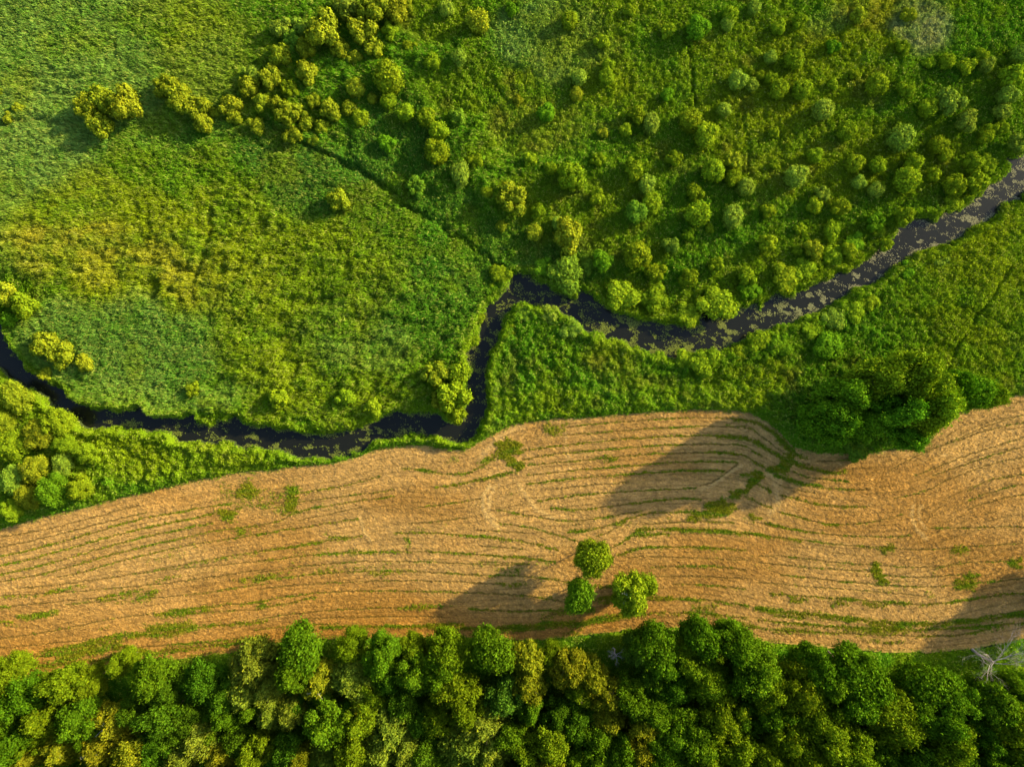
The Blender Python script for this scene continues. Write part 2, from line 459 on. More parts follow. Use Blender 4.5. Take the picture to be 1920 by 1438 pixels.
def carpet(name, label, cat, mask, dens, reedlike):
    k = mask[:-1, :-1] & mask[1:, 1:] & mask[1:, :-1] & mask[:-1, 1:]
    Vs = np.stack([GX, GY, H - .2], -1).reshape(-1, 3)
    Fq = grid_faces(*GX.shape)[k]
    Vs, Fs, u = cull(Vs, Fq)
    cs = col.reshape(-1, 3)[u]
    o = link(bpy.data.objects.new(name, None)) if False else None
    Ft = np.concatenate([Fs[:, [0, 1, 2]], Fs[:, [0, 2, 3]]])
    # leaves
    jj, ii = np.nonzero(mask)
    n = int(len(jj) * GS * GS * dens)
    pick = rng.integers(0, len(jj), n)
    x = gx[ii[pick]] + (rng.random(n) - .5) * GS; y = gy[jj[pick]] + (rng.random(n) - .5) * GS
    h = samp(H, x, y)
    gap = fbm(x, y, .8, 111)
    hx = samp(H, x + .2, y) - samp(H, x - .2, y); hy = samp(H, x, y + .2) - samp(H, x, y - .2)
    slopeN = np.stack([-hx / .4, -hy / .4, np.ones(n)], 1)
    slopeN /= np.linalg.norm(slopeN, axis=1, keepdims=True)
    c = samp(col, x, y) * (0.62 + .76 * rng.random((n, 1)))
    sh = rng.random((n, 1)) * .25
    c = c * (1 - sh) + CT['y'] * sh
    tip = (rng.random((n, 1)) < (.16 if reedlike else .10)) * .6
    c = c * (1 - tip) + np.array([.34, .36, .07]) * tip
    if reedlike:
        N = slopeN * .5 + rng.normal(size=(n, 3)) * .6 + np.array([.35, .15, .1])
        T = np.stack([rng.normal(size=n) * .35 - .35, rng.normal(size=n) * .35 - .05, np.ones(n)], 1)
        P = np.stack([x, y, h + rng.random(n) * .45 * (gap > .42) - .05], 1)
        V, F, C = tris(P, N, .11 + .11 * rng.random(n), 4.2, c, T)
    else:
        N = slopeN + rng.normal(size=(n, 3)) * .55; N[:, 2] = np.abs(N[:, 2]) * .8
        P = np.stack([x, y, h + rng.random(n) ** 1.5 * .42 * (gap > .47) - .03], 1)
        V, F, C = tris(P, N, .11 + .14 * rng.random(n), 1.7, c)
    Vall = np.concatenate([Vs, V]); Fall = np.concatenate([Ft, F + len(Vs)]); Call = np.concatenate([cs, C])
    o = link(bpy.data.objects.new(name, mesh_np(name, Vall, Fall, M_VEG, Call)))
    tag(o, label, cat, kind='stuff')
    return o

pxX = GX / .1 + 960; pyY = 719 - GY / .1
isreed = reed > .5
m_forest = vegmask & (forest > 0)
m_south = vegmask & ~northside & ~m_forest
m_reed = vegmask & northside & isreed
m_marsh = vegmask & northside & ~isreed
def grow(m):
    g = m.copy(); g[1:] |= m[:-1]; g[:-1] |= m[1:]; g[:, 1:] |= m[:, :-1]; g[:, :-1] |= m[:, 1:]
    return g & vegmask
carpet('reed_bed', 'broad bed of wind-combed grey-green and yellow reeds filling the upper left', 'reeds', grow(m_reed), 78, True)
carpet('marsh_herbs', 'rough lumpy yellow-green marsh herbs between the shrubs at the upper right', 'marsh plants', m_marsh, 84, False)
carpet('bank_meadow', 'lush green herbs between the river and the cut field', 'meadow', m_south, 76, False)
carpet('forest_undergrowth', 'dark green undergrowth below the trees along the bottom', 'undergrowth', m_forest, 34, False)

# ------------------------------------------------------------------ cut field
FS = 0.125
fx = np.arange(-114, 114.01, FS, dtype=np.float32); fy = np.arange(-60, 0.01, FS, dtype=np.float32)
FX, FY = np.meshgrid(fx, fy)
dFf = samp(dF, FX.ravel(), FY.ravel()).reshape(FX.shape)
jx = FX + (fbm(FX, FY, 1.0, 61) - .5) * .9; jy = FY + (fbm(FX, FY, 1.2, 62) - .5) * .28 + (vn(FX, FY, .4, 63) - .5) * .22
green = np.zeros(FX.shape, dtype=np.float32); pale = np.zeros(FX.shape, dtype=np.float32)
rowd = np.zeros(FX.shape, dtype=np.float32)
def fstroke(dst, pts, w, s):
    P = [pw(*p) for p in pts]
    # smooth the trace a little
    for _ in range(2):
        Q = [P[0]]
        for a, b in zip(P[:-1], P[1:]):
            Q += [(a[0] * .75 + b[0] * .25, a[1] * .75 + b[1] * .25), (a[0] * .25 + b[0] * .75, a[1] * .25 + b[1] * .75)]
        P = Q + [P[-1]]
    for (ax, ay), (bx, by) in zip(P[:-1], P[1:]):
        m = w * 2 + .8
        i0 = np.searchsorted(fx, min(ax, bx) - m); i1 = np.searchsorted(fx, max(ax, bx) + m)
        j0 = np.searchsorted(fy, min(ay, by) - m); j1 = np.searchsorted(fy, max(ay, by) + m)
        if i1 <= i0 or j1 <= j0: continue
        x = jx[j0:j1, i0:i1]; y = jy[j0:j1, i0:i1]
        ex, ey = bx - ax, by - ay; L = ex * ex + ey * ey + 1e-9
        t = np.clip(((x - ax) * ex + (y - ay) * ey) / L, 0, 1)
        d = np.hypot(x - ax - t * ex, y - ay - t * ey)
        dst[j0:j1, i0:i1] = np.maximum(dst[j0:j1, i0:i1], s * (1 - sstep(w * .2, w * 1.25, d)))
REG = dict(A=(0, 840, 3.268), B=(480, 780, 3.268), C=(900, 760, 3.268), D=(1300, 760, 5.53), E=(1420, 740, 2.876))
def tr(reg, s):
    ox, oy, k = REG[reg]
    return [(ox + a / k, oy + b / k) for a, b in nums(s)]
ROWS = """A .4 2 0,610 150,578 340,535 600,465 900,395
A .3 2 0,545 250,505 420,470 700,390 850,350
A .9 2.4 0,665 150,635 300,595 450,555 600,510 750,465 900,425 1110,390 1300,355 1420,345
A .9 2.4 0,720 200,680 400,620 600,565 800,510 1000,465 1200,425 1310,405 1480,370
A .9 2.4 0,775 200,735 400,680 600,620 800,565 1000,520 1200,480 1310,460
A .8 2.2 0,820 100,800 300,765 500,705 700,650 900,600 1100,555 1300,510 1480,490 1634,465
A .7 2.2 350,790 500,765 700,700 900,655 1100,605 1300,570 1500,545 1634,515
A .6 2.2 950,750 1150,710 1300,680 1450,655 1634,630
A .4 2 100,860 250,850 450,825 700,790 1000,745 1300,720 1634,690
A .4 2 0,905 300,890 700,860 1000,830 1300,790 1634,740
A .3 2 0,980 200,955 500,925 800,900
A .5 3 400,960 600,940 700,930
A .7 5 880,915 960,890
A .7 6 0,975 60,975
A .75 8 110,1038 200,1035 340,1005
A .45 3 0,1165 100,1155 400,1110 620,1055 830,1025 1000,1010
A .35 2 0,1225 400,1190 800,1140
A .7 5 1040,995 1250,975 1450,955 1634,935
A .5 4 1130,1020 1350,1000 1634,985
A .5 4 900,920 1200,900 1400,860 1634,830
A .7 7 940,1150 1100,1120 1260,1090 1400,1080 1634,1060
A .6 4 0,1290 400,1270 800,1225 1100,1200 1634,1160
A .8 8 160,1345 450,1320 700,1285 1000,1240 1250,1220 1634,1150
A .6 8 250,1250 400,1225
B .8 2.4 280,470 500,435 640,405 760,370
B .6 2.4 0,555 150,530 330,520 500,495 700,475 850,450
B .8 2.4 0,680 150,645 260,580 500,540 700,510 850,490
B .4 2 260,640 500,590 650,560
B .7 2.4 0,730 200,695 400,665 620,630
B .85 3.5 0,835 200,805 400,770 520,755 650,735
B .7 4 0,890 300,855 570,835 800,830 1000,830 1250,840 1634,865
B .5 3 0,960 250,925 600,890 900,890 1200,900 1450,915 1634,910
B .65 4 0,1010 200,985 440,960 650,950 900,950 1200,965 1450,975
B .4 3 0,1060 300,1030 700,1010 1100,1010 1500,1030
B .6 3 0,1140 250,1095 550,1070 800,1070 1300,1080 1634,1100
B .6 5 0,1170 200,1150 350,1110
B .4 2.5 0,1245 300,1200 650,1180 1000,1170 1150,1180
B .3 2 300,1240 800,1225 1150,1230
B .9 5 390,1295 600,1290 1000,1285 1200,1300 1450,1310 1634,1305
B .6 4 0,1310 200,1290 500,1270
B .7 4 900,320 1000,330 1150,360 1300,355 1400,300 1500,230
B .9 3 1100,435 1300,410 1450,370 1570,345
B .6 2.5 1000,560 1150,545 1380,505
B .5 2.5 930,660 1100,650 1300,620
B .7 4 850,720 1050,715 1200,725 1400,745 1634,765
B .4 2 1350,700 1634,715
B .8 4 1300,1180 1400,1190 1634,1195
B .6 6 560,740 480,745 430,725
B .7 8 580,835 640,830 720,840
B .5 8 920,750 940,790 920,830
C .6 2 530,135 700,115 900,100 1200,80 1450,75 1634,90
C .7 2.2 500,185 700,170 1000,145 1300,130 1500,130 1634,130
C .85 2.4 260,275 400,260 600,235 900,205 1150,190 1400,185 1560,190 1634,205
C .8 2.4 260,335 450,300 700,280 1000,250 1300,240 1560,240
C .7 2.2 300,365 600,340 900,310 1200,290 1450,290 1634,310
C .8 2.2 280,430 500,405 800,380 1100,355 1350,345 1560,350
C .85 2.6 280,485 500,455 800,430 1100,410 1300,400 1480,400
C .35 2 420,520 700,485 900,475
C .8 2.4 360,585 600,550 850,530 1100,520 1320,505
C .85 3 430,630 580,645 750,625 900,605 1100,585 1200,570 1350,575
C .7 3 100,640 220,665 380,690 540,715 680,700 850,670 1000,645
C .85 4 540,775 680,765 800,735 900,700 1000,670 1100,655 1300,655
C .6 3 100,720 300,745 500,805 600,835
C .8 4 0,800 200,825 350,850 480,890
C .75 4 0,915 150,925 350,945 450,960
C .4 2 0,860 300,885
C .6 4 0,1040 200,1040 400,1060 540,1080
C .5 4 0,960 300,970
C .7 4 720,805 820,760 900,710
C .6 5 800,880 900,820 960,770
C .9 6 960,765 1100,755 1300,765 1450,770 1634,790
C .75 7 950,800 1080,790 1150,785
C .5 3 1000,730 1200,715 1450,715 1540,720
C .8 4 850,920 950,880 1050,865 1250,870 1450,875 1634,890
C .6 4 1050,990 1250,985 1500,990 1634,1010
C .3 2 900,930 1100,925 1634,950
C .3 2 1000,1050 1300,1045 1634,1060
C .6 4 1180,1095 1400,1100 1634,1125
C .7 5 1100,1190 1250,1185 1450,1195 1634,1230
C .75 7 1050,1270 1250,1270 1450,1285 1634,1300
C .7 3 0,1255 300,1260 600,1250
C .9 10 50,1375 250,1360 450,1340 650,1330 850,1290 1000,1270
C .7 12 380,1300 520,1260 680,1250
C .5 3 60,1150 250,1160 500,1200
C .8 8 20,350 120,290 200,240
C .6 4 0,470 100,440 200,425
D .9 6 420,150 600,165 720,210 830,290 920,370 990,440
D .9 10 880,340 950,410 1000,470
D .8 4 350,215 500,230 620,250 700,320 800,400 900,470 960,510
D .95 6 250,320 480,330 600,370 720,430 800,490 900,540 1040,610 1200,650 1400,690 1560,690
D .7 3 0,400 400,405 500,415 600,460 720,540
D .85 4 0,495 250,490 450,500 560,540 640,590 740,650
D .8 3 0,585 350,585 450,600
D .85 4 0,680 320,680
D .4 2 60,830 200,800 300,730 450,610
D .9 5 850,730 1000,780 1150,820 1300,840
D .6 3 1000,680 1150,740 1300,765 1600,790
D .4 3 880,830 1050,870 1250,910
D .85 4 900,930 1050,970 1250,1020 1500,1050 1659,1055
D .7 4 1320,860 1500,865 1659,880
D .6 3 1280,580 1500,575 1620,560
D .85 5 550,950 680,1020 800,1060
D .7 4 640,810 740,850 800,900
D .8 4 900,1110 1100,1160 1300,1220 1500,1250
D .8 4 720,1210 900,1260 1100,1300 1400,1340
D .9 5 0,1290 200,1290 450,1330 700,1340 900,1380 1100,1400
D .7 3 0,1195 200,1205 400,1220
D .8 6 1050,510 1180,550
D .5 4 1130,590 1200,620
E .45 3 740,560 900,525 1000,470 1150,410 1300,360 1438,340
E .45 3 940,440 1050,400 1250,330 1438,280
E .4 3 850,440 1000,375 1150,320 1438,230
E .5 3 1130,520 1250,460 1438,430
E .5 3 1140,570 1300,510 1438,480
E .45 3 1130,620 1300,560 1438,540
E .4 3 870,310 1050,260 1200,200 1438,150
E .35 3 720,400 900,310 1100,230 1250,160 1438,110
E .4 3 1320,50 1438,40
E .6 3 920,720 1100,720 1300,710 1438,715
E .45 3 640,820 850,840 1050,825 1438,800
E .6 3 0,760 180,775 400,805 640,825
E .5 3 0,690 200,735 450,760 700,770 820,760
E .5 3 120,635 280,680 420,705 620,690 780,650
E .5 3 0,870 150,870 400,905 600,915 750,930 1000,930 1150,900 1438,895
E .5 2.5 0,905 250,930 560,950
E .5 2.5 570,940 700,980 900,985 1100,970
E .6 3 120,970 300,990 500,1010 700,1030 900,1040 1150,1020 1438,990
E .4 2.5 0,1010 200,1030 500,1050 900,1085
E .75 5 60,1070 250,1085 420,1100 600,1110 850,1135 1050,1120 1300,1080 1438,1070
E .9 8 0,1155 200,1180 420,1200 650,1230 900,1240 1150,1220 1438,1180
E .7 4 80,1190 250,1205
E .75 5 0,1215 250,1235 500,1260 800,1270 1100,1260 1300,1240 1438,1230
E .65 5 100,1270 400,1285 800,1300 1100,1300 1250,1260
E .5 3 370,510 480,510 600,512
E .6 3 130,545 300,590 420,605 610,605"""
for ln in ROWS.splitlines():
    reg, s, w, pts = ln.split(' ', 3)
    fstroke(green, tr(reg, pts), float(w) * .1, float(s))
    fstroke(rowd, tr(reg, pts), .19, min(1.0, float(s) + .25))
PALE = """C 1 5 60,490 20,560 15,640 60,710 110,745
C .8 4 90,500 50,580 50,650 90,700
C .8 5 230,480 290,560 340,640 450,690
C .8 4 1340,520 1440,485 1520,410 1600,370
D .8 7 780,700 850,780 870,900 880,1020 800,1120
D .5 5 820,700 890,800 900,900
E .7 5 840,600 835,680 860,740 910,775
E .5 4 880,600 870,670 900,720
B .7 5 640,620 660,700 700,760
B .5 4 1380,500 1400,590 1440,650
C .5 4 520,170 530,300 550,390
C .6 8 0,330 60,260 150,170 260,130"""
for ln in PALE.splitlines():
    reg, s, w, pts = ln.split(' ', 3)
    fstroke(pale, tr(reg, pts), float(w) * .1, float(s))
patch = np.zeros(FX.shape, dtype=np.float32)
def fpoly(reg, s, st, soft=.7):
    global patch
    d = signed([pw(*p) for p in tr(reg, s)], jx + (fbm(FX * .4, FY * 1.6, .9, 65) - .5) * 2.6, jy + (fbm(FX, FY, .8, 66) - .5) * 1.3)
    patch = np.maximum(patch, st * sstep(-soft, soft * .6, d))
fpoly('C', "105,240 160,200 265,245 240,290 180,310 265,370 215,410 180,370 150,330 100,310", 1.0, .5)
fpoly('C', "385,110 520,110 520,180 440,200 400,160", .6, 1.2)
fpoly('C', "740,335 790,305 830,330 790,350", .7)
fpoly('C', "1250,700 1380,640 1400,590 1480,575 1560,620 1560,660 1400,670 1300,710", .95)
fpoly('D', "760,680 860,620 920,570 980,500 1060,500 1020,560 1000,620 950,720 880,690 800,700", 1)
fpoly('D', "380,920 450,890 520,870 560,800 600,680 700,700 710,770 640,820 560,900 560,930 440,960 380,940", 1)
fpoly('D', "450,740 520,680 600,720 540,760", .6)
fpoly('D', "0,1110 130,1080 150,1020 320,980 450,1040 400,1100 320,1140 100,1170 0,1160", 1)
fpoly('D', "540,1160 620,1120 690,1200 620,1210", .8)
fpoly('B', "190,430 260,430 260,480 240,540 270,590 150,600 200,540 190,480", .85)
fpoly('B', "1150,270 1230,260 1230,290 1150,300", .5, 1)
fpoly('A', "1450,250 1520,190 1590,270 1560,320 1450,310", .8)
fpoly('A', "1320,400 1380,370 1450,400 1430,450 1340,440", .9)
fpoly('A', "1350,310 1420,290 1420,330 1350,340", .5, 1)
fpoly('A', "1330,230 1480,190 1634,260 1634,340 1480,400 1320,350", .42, 2.5)
fpoly('B', "0,400 120,440 260,380 280,480 240,600 150,640 0,560", .42, 2.5)
fpoly('A', "1440,500 1500,490 1510,530 1450,530", .7)
fpoly('A', "890,1090 1180,1050 1220,1120 950,1170", .7, 1.4)
fpoly('A', "820,900 960,880 950,950 850,950", .5, 1.2)
fpoly('E', "600,920 640,905 660,950 700,970 700,1020 640,1010", 1)
fpoly('E', "640,820 720,800 750,830 680,860", .6, 1)
fpoly('E', "1020,830 1120,815 1120,860 1040,865", .7, 1)
fpoly('E', "1050,1010 1160,950 1190,1000 1160,1050 1060,1050", .75, 1)
fpoly('E', "1360,890 1438,880 1438,930 1380,930", .7, 1)
fpoly('E', "390,1115 480,1115 480,1140 400,1140", .8)
fpoly('E', "560,1110 700,1120 690,1145 560,1140", .7)
fpoly('E', "590,1215 800,1230 800,1290 600,1290", .8, 1.2)
fpoly('E', "900,1060 950,1050 950,1110 910,1100", .5, 1)
fpoly('E', "190,1100 250,1105 240,1125 180,1115", .8)
# ragged greenness
def edgeY(pts):
    P = np.array([pw(*p) for p in pts]); P = P[np.argsort(P[:, 0])]
    e = np.interp(fx, P[:, 0], P[:, 1]); kk = np.hanning(121); kk /= kk.sum()
    return np.convolve(np.pad(e, 60, 'edge'), kk, 'valid')
eT, eB = edgeY(FT), edgeY(FB)
RV = (FY - eB) / (eT - eB) * 38.0                  # runs across the mown swaths
rslope = np.gradient(eB, fx)[None, :] * (1 - RV / 38) + np.gradient(eT, fx)[None, :] * RV / 38
n1 = fbm(FX * .30, RV * 1.5, 1.0, 71); n2 = vn(FX, FY, .3, 72)
swath = fbm(FX * .07, RV, 1.5, 68); fine = fbm(FX * .35, RV * 1.6, .55, 69)
g = green * (1.25 - .5 * n2) * (.15 + 1.35 * n1)
g = np.maximum(g, patch * (.55 + .75 * n1 + .2 * n2))
edgeg = (1 - sstep(.1, .9, dFf)) * .5
g = np.maximum(g, edgeg * (n1 + .3))
lowpatch = sstep(.55, .75, fbm(FX * .22, RV * 1.3, 2.6, 75)) * (.30 + .45 * sstep(-28, -46, FY)) * (1 - .3 * (FX > 30))
g = np.clip(np.maximum(g, lowpatch * (.5 + n2)), 0, 1)
straw1 = np.array([.440, .278, .092]); straw2 = np.array([.37, .208, .052]); straw3 = np.array([.56, .39, .15])
t = fbm(FX, FY, .55, 73)[..., None]; t2 = fbm(FX * .5, FY, 11, 74)[..., None]
base = straw1 * (1 - sstep(.35, .75, t2)) + straw2 * sstep(.35, .75, t2)
low = sstep(-33, -52, FY)[..., None] * .55 * (FX < 20)[..., None]
base = base * (1 - low) + np.array([.38, .188, .026]) * low
base = base * (.74 + .52 * t) * (.80 + .40 * swath[..., None]) * (.80 + .40 * fine[..., None])
base = base * (1 - pale[..., None] * .75) + straw3 * pale[..., None] * .75
spk = sstep(.74, .9, vn(FX, FY, .22, 79) * .6 + vn(FX, FY, .5, 80) * .4)[..., None]
base = base * (1 - .35 * spk) + straw3 * .35 * spk
dk = sstep(.68, .85, fbm(FX, FY, 1.1, 81))[..., None]
base = base * (1 - .35 * dk) + np.array([.19, .115, .04]) * .35 * dk
gr = np.array([.19, .20, .010]) * (1 - .5 * sstep(.4, .8, n1)[..., None]) + C_GREEN * .5 * sstep(.4, .8, n1)[..., None]
ge = sstep(.12, .95, g)[..., None] * .88
wob = fbm(FX * .05, RV * .55, 1.2, 64); fl = np.abs(((RV + (wob - .5) * 1.2) / 1.05) % 1.0 - .5)
faint = (1 - sstep(.05, .16, fl)) * sstep(.3, .6, n1) * .6
line_dark = np.clip(np.maximum(sstep(.1, .5, rowd) * (1 - ge[..., 0] * .4), faint), 0, 1)[..., None]
base = base * (1 - .72 * line_dark) + np.array([.10, .072, .016]) * .72 * line_dark
fcol = base * (1 - ge) + gr * ge
FZ = .05 + .10 * (fbm(FX, FY, .75, 76) - .5) + .10 * (vn(FX * .7 + FY * .4, FY * 1.3, .35, 77) - .5) + .12 * (fbm(FX, FY, 3, 78) - .5) + .12 * ge[..., 0] * n2 - .10 * sstep(.15, .5, rowd) + .05 * pale
FZ = np.maximum(FZ, -.03)
mf = dFf > -.35
k = mf[:-1, :-1] & mf[1:, 1:] & mf[1:, :-1] & mf[:-1, 1:]
Vf, Ff, u = cull(np.stack([FX, FY, FZ], -1).reshape(-1, 3), grid_faces(*FX.shape)[k])
o = link(bpy.data.objects.new('field', mesh_np('field', Vf, Ff, M_FIELD, fcol.reshape(-1, 3)[u], smooth=True)))
tag(o, kind='structure')
# cut straw and regrowth lying on the field
def fsamp(A, x, y):
    i = np.clip(((x - fx[0]) / FS).astype(int), 0, len(fx) - 1); j = np.clip(((y - fy[0]) / FS).astype(int), 0, len(fy) - 1)
    return A[j, i]
n = 950000
x = rng.uniform(-108, 108, n); y = rng.uniform(-58, 0, n)
ok = fsamp(dFf, x, y) > .05
x = x[ok]; y = y[ok]; n = len(x)
gv = fsamp(g, x, y); z = fsamp(FZ, x, y)
isg = rng.random(n) < sstep(.3, .95, gv) * .8
keep = ~isg & (rng.random(n) < .75)
xs_, ys_, zs_ = x[keep], y[keep], z[keep]; m = len(xs_)
ang = fsamp(np.broadcast_to(rslope, FX.shape), xs_, ys_) + (fbm(xs_, ys_, 6, 83) - .5) * 1.6 - .3 + rng.normal(size=m) * .5
T = np.stack([np.cos(ang), np.sin(ang), rng.normal(size=m) * .3], 1)
N = rng.normal(size=(m, 3)) * .38 + np.array([0, 0, 1])
c = fsamp(base, xs_, ys_) * (.75 + .6 * rng.random((m, 1)))
V, F, C = tris(np.stack([xs_, ys_, zs_ + .02 + .07 * rng.random(m)], 1), N, .05 + .06 * rng.random(m), 5.5, c, T)
o = link(bpy.data.objects.new('cut_straw', mesh_np('cut_straw', V, F, M_VEG, C)))
tag(o, 'dry golden straw lying in mown swaths over the field', 'straw', kind='stuff')
xg, yg, zg = np.repeat(x[isg], 3), np.repeat(y[isg], 3), np.repeat(z[isg], 3); m = len(xg)
xg = xg + rng.normal(size=m) * .12; yg = yg + rng.normal(size=m) * .1
c = fsamp(gr, xg, yg) * (.7 + .6 * rng.random((m, 1)))
V, F, C = tris(np.stack([xg, yg, zg + .12 * rng.random(m)], 1), rng.normal(size=(m, 3)) * .5 + np.array([0, 0, .7]), .12 + .1 * rng.random(m), 1.8, c)
o = link(bpy.data.objects.new('regrown_grass', mesh_np('regrown_grass', V, F, M_VEG, C)))
tag(o, 'green grass growing back in lines and patches between the straw swaths', 'grass', kind='stuff')

# ------------------------------------------------------------------ lily pads on the river
padw = np.zeros(GX.shape, dtype=np.float32)
padc = np.zeros(GX.shape, dtype=np.float32)
for px, py, rx, ry, w in [(330, 812, 60, 14, .5), (260, 795, 50, 8, .5), (190, 790, 40, 10, .4), (450, 822, 60, 16, .8), (540, 830, 60, 16, .95), (620, 840, 70, 14, .8), (680, 835, 50, 18, .5),
                          (760, 790, 60, 14, .35), (720, 810, 50, 10, .5), (900, 790, 20, 30, .4), (870, 760, 15, 30, .3), (905, 720, 12, 60, .3), (925, 620, 16, 50, .3),
                          (945, 570, 40, 25, .6), (1000, 550, 50, 18, .7), (1080, 585, 60, 30, .6), (1160, 620, 70, 28, .7), (1230, 640, 60, 26, .8), (1300, 640, 60, 24, .8),
                          (1370, 620, 60, 28, .9), (1440, 595, 60, 24, .9), (1510, 575, 50, 26, .8), (1580, 535, 60, 16, .8), (1640, 520, 60, 12, .8), (1700, 470, 80, 10, .7), (1760, 455, 50, 12, .8),
                          (1690, 430, 50, 12, .5), (1750, 430, 50, 10, .7), (1830, 375, 40, 10, .7), (1840, 410, 60, 10, .7), (1880, 345, 40, 16, .7), (1900, 310, 30, 22, .8), (1905, 360, 30, 14, .7), (100, 745, 30, 10, .3), (20, 640, 10, 50, .3)]:
    x0, y0 = pw(px, py, -.5)
    padw = np.maximum(padw, w * (1 - sstep(.5, 1.4, np.hypot((GX - x0) / (rx * .1), (GY - y0) / (ry * .1)))))
padw = padw * sstep(.42, .70, fbm(GX, GY, 2.0, 101)) + .05 * (GX > -5) + .01
padw = np.maximum(padw, .5 * (1 - sstep(.0, 1.0, dR)) * (GX > -60))
padw = padw * (dR > -.2)
n = 420000
jj, ii = np.nonzero(dR > -.2)
pick = rng.integers(0, len(jj), n)
x = gx[ii[pick]] + (rng.random(n) - .5) * GS; y = gy[jj[pick]] + (rng.random(n) - .5) * GS
ok = rng.random(n) < samp(padw, x, y) * .95 * sstep(.47, .60, fbm(x * .8 - y * .5, (y * .8 + x * .4) * 1.6, 1.3, 104))
x, y = x[ok], y[ok]; n = len(x)
K = 7
a = np.linspace(0, 2 * np.pi, K, endpoint=False)[None, :] + rng.random((n, 1)) * 6.28
r = (.03 + .08 * rng.random((n, 1)) ** 2) * (1 + .15 * rng.random((n, K)))
r[:, 0] *= .35
V = np.stack([x[:, None] + np.cos(a) * r, y[:, None] + np.sin(a) * r, -.488 + .02 * rng.random((n, K)) + .012 * rng.random((n, 1))], -1).reshape(-1, 3)
F = np.arange(n * K).reshape(n, K)
right = sstep(30, 70, x)[:, None]
c = np.array([.15, .18, .035]) * (1 - right) + np.array([.21, .205, .12]) * right
c = c * (.55 + .8 * rng.random((n, 1)))
o = link(bpy.data.objects.new('lily_pads', mesh_np('lily_pads', V, F, M_PAD, np.repeat(c, K, axis=0))))
tag(o, 'mats of small yellow-green lily pads floating on the dark river', 'lily pads', kind='stuff')

# ------------------------------------------------------------------ trees and shrubs
def tube(segs, k=6):
    """segs: list of (p0, p1, r0, r1)"""
    Vs, Fs = [], []
    a = np.linspace(0, 2 * np.pi, k, endpoint=False)
    for p0, p1, r0, r1 in segs:
        p0 = np.array(p0, float); p1 = np.array(p1, float)
        d = p1 - p0; d /= np.linalg.norm(d) + 1e-9
        u = np.cross(d, [.3, .9, .1]); u /= np.linalg.norm(u); v = np.cross(d, u)
        ring = np.cos(a)[:, None] * u + np.sin(a)[:, None] * v
        b = sum(len(q) for q in Vs)
        Vs.append(np.concatenate([p0 + ring * r0, p1 + ring * r1]))
        for i in range(k):
            j = (i + 1) % k
            Fs.append((b + i, b + j, b + k + j, b + k + i))
    return np.concatenate(Vs), np.array(Fs)

def limbs(p, d, L, r, depth, out, rr, spread=.7, kink=.25):
    steps = 3
    for s in range(steps):
        d = d + rr.normal(size=3) * kink * .5; d /= np.linalg.norm(d)
        q = p + d * L / steps
        out.append((p.copy(), q.copy(), r, r * .82)); p = q; r *= .82
        if depth > 0 and s >= 0:
            nd = d + rr.normal(size=3) * spread; nd /= np.linalg.norm(nd)
            limbs(p, nd, L * .62, r * .6, depth - 1, out, rr, spread, kink)
    if depth > 0:
        limbs(p, d, L * .6, r * .8, depth - 1, out, rr, spread, kink)

def crown_pts(rr, lobes, nl, jit=.10, zmin=-.6):
    """points and outward normals on a set of lobes, dropped where deep inside another lobe"""
    P, N = [], []
    area = np.array([l[3] ** 2 for l in lobes]); area = area / area.sum(); K6 = 5
    for l, f in zip(lobes, area):
        n = int(nl * f * 1.6 / K6)
        d = rr.normal(size=(n, 3)); d /= np.linalg.norm(d, axis=1, keepdims=True)
        d = d[d[:, 2] > zmin]
        rad = l[3] * (1 + rr.normal(size=(len(d), 1)) * jit - .25 * (rr.random((len(d), 1)) < .2))
        bump = 1 + .16 * np.sin(d[:, :1] * 7 + l[0] * 3) * np.sin(d[:, 1:2] * 8 + l[1] * 2) + .1 * np.sin(d[:, 2:3] * 11 + d[:, :1] * 9)
        p = np.array(l[:3]) + d * rad * bump * np.array([1, 1, l[4]])
        nn = d / np.array([1, 1, l[4]])
        sp = (.05 if l[4] > 1 else .07) * (.4 + 1.2 * rr.random((len(p) * K6, 1)))
        p = np.repeat(p, K6, axis=0) + rr.normal(size=(len(p) * K6, 3)) * sp
        P.append(p); N.append(np.repeat(nn + rr.normal(size=nn.shape) * .22, K6, axis=0))
    P = np.concatenate(P); N = np.concatenate(N)
    ins = np.zeros(len(P), bool)
    for l in lobes:
        q = (P - np.array(l[:3])) / np.array([1, 1, l[4]])
        ins |= np.linalg.norm(q, axis=1) < l[3] * .68
    return P[~ins], N[~ins]

